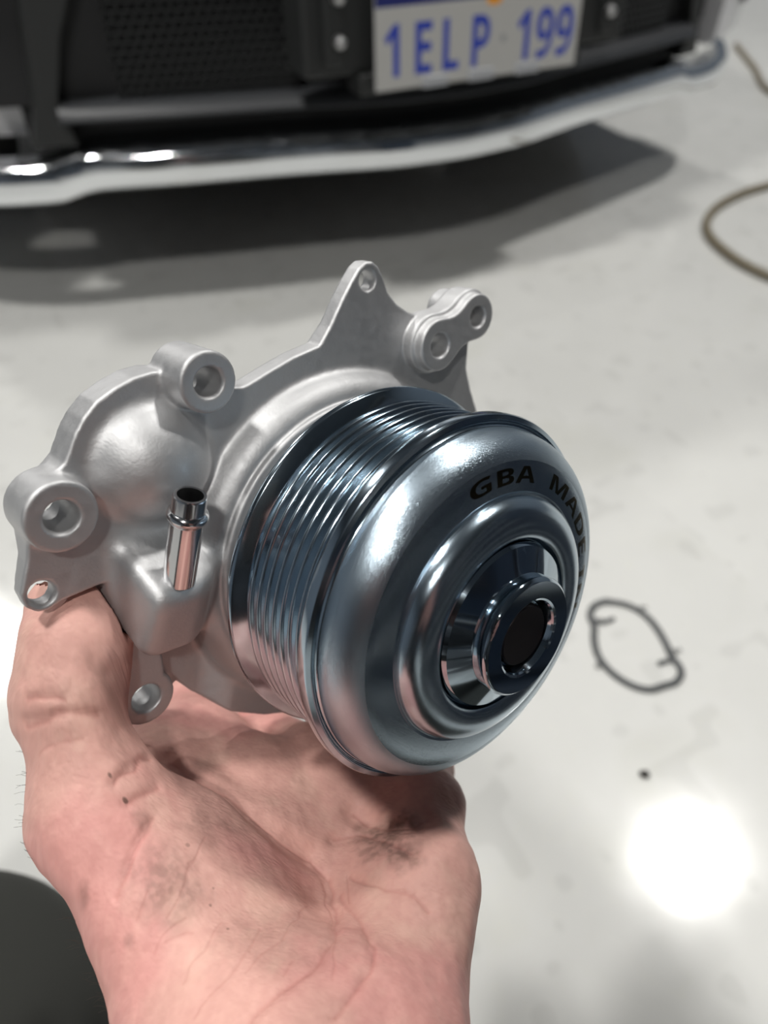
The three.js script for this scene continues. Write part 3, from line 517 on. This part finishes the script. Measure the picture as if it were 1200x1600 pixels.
  const bump = tex(N, N, (u, v) => 0.55 + 0.28 * (fbm(u * 260, v * 420, 2, 2) - 0.5) + 0.3 * (fbm(u * 90, v * 60, 8, 3) - 0.5) - 0.4 * lm(u, v), false);
  M.skin = mat({ map, bumpMap: bump, bumpScale: 0.0005, roughness: 0.55, specularIntensity: 0.55, sheen: 0.25, sheenColor: rgb(0.9, 0.5, 0.4), sheenRoughness: 0.5 });
  const g = largest(surfaceNets(handSDF, [-0.13, -0.19, -0.36], [0.05, -0.02, -0.12], 0.0011)); g.applyMatrix4(camera.matrixWorld);
  // the rest of the body in one coarser field: forearm, arms, trunk, neck and head, right hand
  const wr = toWorld(wristC), limbs = [[wr.x, wr.y, wr.z, elbowW.x, elbowW.y, elbowW.z, 0.0255, 0.042], [elbowW.x, elbowW.y, elbowW.z, -0.14, 0.70, 0.51, 0.038, 0.042], [-0.14, 0.70, 0.53, 0.24, 0.70, 0.54, 0.05, 0.05], [0.05, 0.35, 0.55, 0.05, 0.68, 0.55, 0.12, 0.13], [0.06, 0.66, 0.55, 0.06, 0.92, 0.51, 0.07, 0.056], [0.24, 0.70, 0.53, 0.32, 0.5, 0.32, 0.05, 0.04], [0.32, 0.5, 0.32, 0.14, 0.60, 0.11, 0.04, 0.027], [0.14, 0.60, 0.11, 0.085, 0.65, 0.06, 0.026, 0.024]];
  const grip = [[0.095, 0.665, 0.075, 0.05, 0.68, 0.07, 0.012, 0.009]]; for (let f = 0; f < 4; f++) grip.push([0.085, 0.672 - f * 0.017, 0.05 + f * 0.012, 0.066, 0.664 - f * 0.017, 0.008 + f * 0.016, 0.009, 0.008], [0.066, 0.664 - f * 0.017, 0.008 + f * 0.016, 0.036, 0.652 - f * 0.017, 0.012 + f * 0.016, 0.008, 0.007]);
  const q = V(0, 0, 0), w2c = camera.matrixWorldInverse;
  const coarse = (x, y, z) => {
    let d = 1; for (const s of limbs) d = smin(d, coneSeg(x, y, z, s), 0.02);
    let r = 1; for (const s of grip) r = smin(r, coneSeg(x, y, z, s), 0.004); d = smin(d, r, 0.01);
    const X = x - 0.06, Y = y + 0.06, Z = z - 0.2;
    let e = Math.hypot(X / 0.92, (Y - 1.04) / 1.05, (Z - 0.29)) - 0.092; e = smin(e, Math.hypot(X / 0.85, (Y - 0.97), (Z - 0.25)) - 0.068, 0.05);
    e = smin(e, coneSeg(X, Y, Z, [0, 1.02, 0.205, 0, 0.985, 0.178, 0.008, 0.014]), 0.015);
    for (const s of [-1, 1]) { e = smin(e, Math.hypot((X - s * 0.088) / 0.35, (Y - 1.01), (Z - 0.30) / 0.7) - 0.03, 0.006); e = smax(e, 0.014 - Math.hypot(X - s * 0.033, Y - 1.025, Z - 0.196), 0.012); e = smin(e, Math.hypot(X - s * 0.033, Y - 1.025, Z - 0.212) - 0.012, 0.003); }
    e = smax(e, 0.006 - Math.hypot(X / 3.5, Y - 0.945, Z - 0.182), 0.006);
    d = smin(d, e, 0.03);
    q.set(x, y, z).applyMatrix4(w2c); const ph = Math.max(Math.abs(q.x - 0.018) - 0.0375, Math.abs(q.y + 0.058) - 0.079, Math.abs(q.z - 0.0075) - 0.004);
    return Math.max(d, 0.001 - ph);
  };
  const g2 = largest(surfaceNets(coarse, [-0.26, 0.2, -0.08], [0.4, 1.12, 0.72], 0.0055));
  const all = mergeGeometries([g, g2].map((s) => { const o = new THREE.BufferGeometry(); o.setAttribute('position', s.attributes.position); o.setAttribute('normal', s.attributes.normal); o.setIndex(s.index); return o; }));
  const p = all.attributes.position, uv = new Float32Array(p.count * 2); for (let i = 0; i < p.count; i++) { const t = palmUV(V(p.getX(i), p.getY(i), p.getZ(i)).applyMatrix4(camera.matrixWorldInverse)); uv[i * 2] = t[0]; uv[i * 2 + 1] = t[1]; }
  all.setAttribute('uv', new THREE.BufferAttribute(uv, 2));
  mesh('body', all, M.skin, person).userData.label = 'bare left hand and forearm with grease smudges on the palm';
}
{ // clothes
  const field = (segs, k) => (x, y, z) => { let d = 1; for (const s of segs) d = smin(d, coneSeg(x, y, z, s), k); return d + (fbm(x * 14, y * 14, z * 14, 2) - 0.5) * 0.012; };
  const jacket = [[0.02, 0.30, 0.54, 0.03, 0.50, 0.56, 0.15, 0.16], [0.03, 0.50, 0.56, 0.05, 0.68, 0.55, 0.16, 0.15], [-0.06, 0.68, 0.54, 0.16, 0.68, 0.55, 0.12, 0.12], [-0.15, 0.71, 0.51, -0.172, 0.42, 0.235, 0.068, 0.06], [-0.172, 0.42, 0.235, -0.125, 0.441, 0.145, 0.059, 0.050], [0.25, 0.71, 0.53, 0.32, 0.5, 0.32, 0.066, 0.056], [0.32, 0.5, 0.32, 0.16, 0.58, 0.13, 0.054, 0.042], [0.05, 0.68, 0.56, 0.06, 0.79, 0.545, 0.1, 0.075]];
  mesh('jacket', surfaceNets(field(jacket, 0.05), [-0.4, 0.08, 0.0], [0.5, 0.94, 0.82], 0.012), M.jacket, person);
  const k = toWorld(camPoint(-105, 1668, 0.42));
  const legs = [[-0.1, 0.28, 0.5, k.x, k.y, k.z, 0.11, 0.088], [k.x, k.y, k.z, -0.22, 0.11, 0.34, 0.086, 0.058], [0.12, 0.28, 0.5, 0.21, 0.12, 0.03, 0.11, 0.088], [0.21, 0.10, 0.03, 0.2, 0.075, 0.5, 0.086, 0.058], [-0.1, 0.29, 0.54, 0.12, 0.29, 0.54, 0.13, 0.13]];
  mesh('trousers', surfaceNets(field(legs, 0.05), [-0.5, 0.0, -0.4], [0.46, 0.48, 0.82], 0.010), M.trousers, person);
  for (const [x, z] of [[-0.22, 0.36], [0.2, 0.52]]) mesh('boot', surfaceNets((X, Y, Z) => Math.max(-Y + 0.004, smin(coneSeg(X, Y, Z, [x, 0.075, z, x * 0.95, 0.06, z + 0.1, 0.055, 0.05]), coneSeg(X, Y, Z, [x * 0.95, 0.065, z + 0.1, x * 0.95, 0.05, z + 0.22, 0.048, 0.045]), 0.03)), [x - 0.1, 0, z - 0.08], [x + 0.1, 0.16, z + 0.3], 0.009), M.boot, person);
  mesh('hair', surfaceNets((x, y, z) => { const X = x - 0.06, Y = y + 0.06, Z = z - 0.2; return Math.max(Math.hypot(X / 0.95, (Y - 1.05) / 1.05, Z - 0.3) - 0.1, 1.06 - Y - (Z - 0.23) * 1.1) + (fbm(X * 60, Y * 60, Z * 60, 2) - 0.5) * 0.012; }, [-0.07, 0.86, 0.36], [0.19, 1.12, 0.63], 0.007), M.hair, person);
}
{ // the phone that takes the picture, its lens at the camera
  const ph = thing('smartphone', 'black smartphone held upright in the right hand of the kneeling person', 'phone');
  ph.position.copy(toWorld(V(0.018, -0.058, 0.0075))); ph.rotation.x = -PITCH;
  mesh('phone_body', new RoundedBoxGeometry(0.075, 0.158, 0.008, 3, 0.0035), M.phone, ph);
  mesh('screen', box(0.069, 0.15, 0.0006, 0, 0, 0.0042), M.glassDark, ph);
}
{ // fine hairs along the thumb side of the wrist
  const R = rng(5), list = [];
  for (let i = 0; i < 44; i++) {
    const py = i < 20 ? 1160 + 190 * R() : 1430 + 165 * R(); let px = 0, hit = null; for (; px < 300; px += 1) { hit = march(px, py); if (hit) break; }
    if (!hit) continue; const len = (i < 20 ? 0.0016 : 0.003) * (0.6 + R()), up = (R() - 0.35) * 0.9, s = V(-1, up, 0.1).normalize();
    list.push(plain(tube([hit.clone().addScaledVector(s, -0.0015), hit.clone().addScaledVector(s, len * 0.5), hit.clone().addScaledVector(s, len).add(V(0, (R() - 0.6) * len * 0.6, 0))].map(toWorld), 0.000032, 6, 4)));
  }
  const hr = mesh('arm_hair', mergeGeometries(list), M.hair, person); hr.userData.kind = 'stuff';
}
renderer.render(scene, camera);
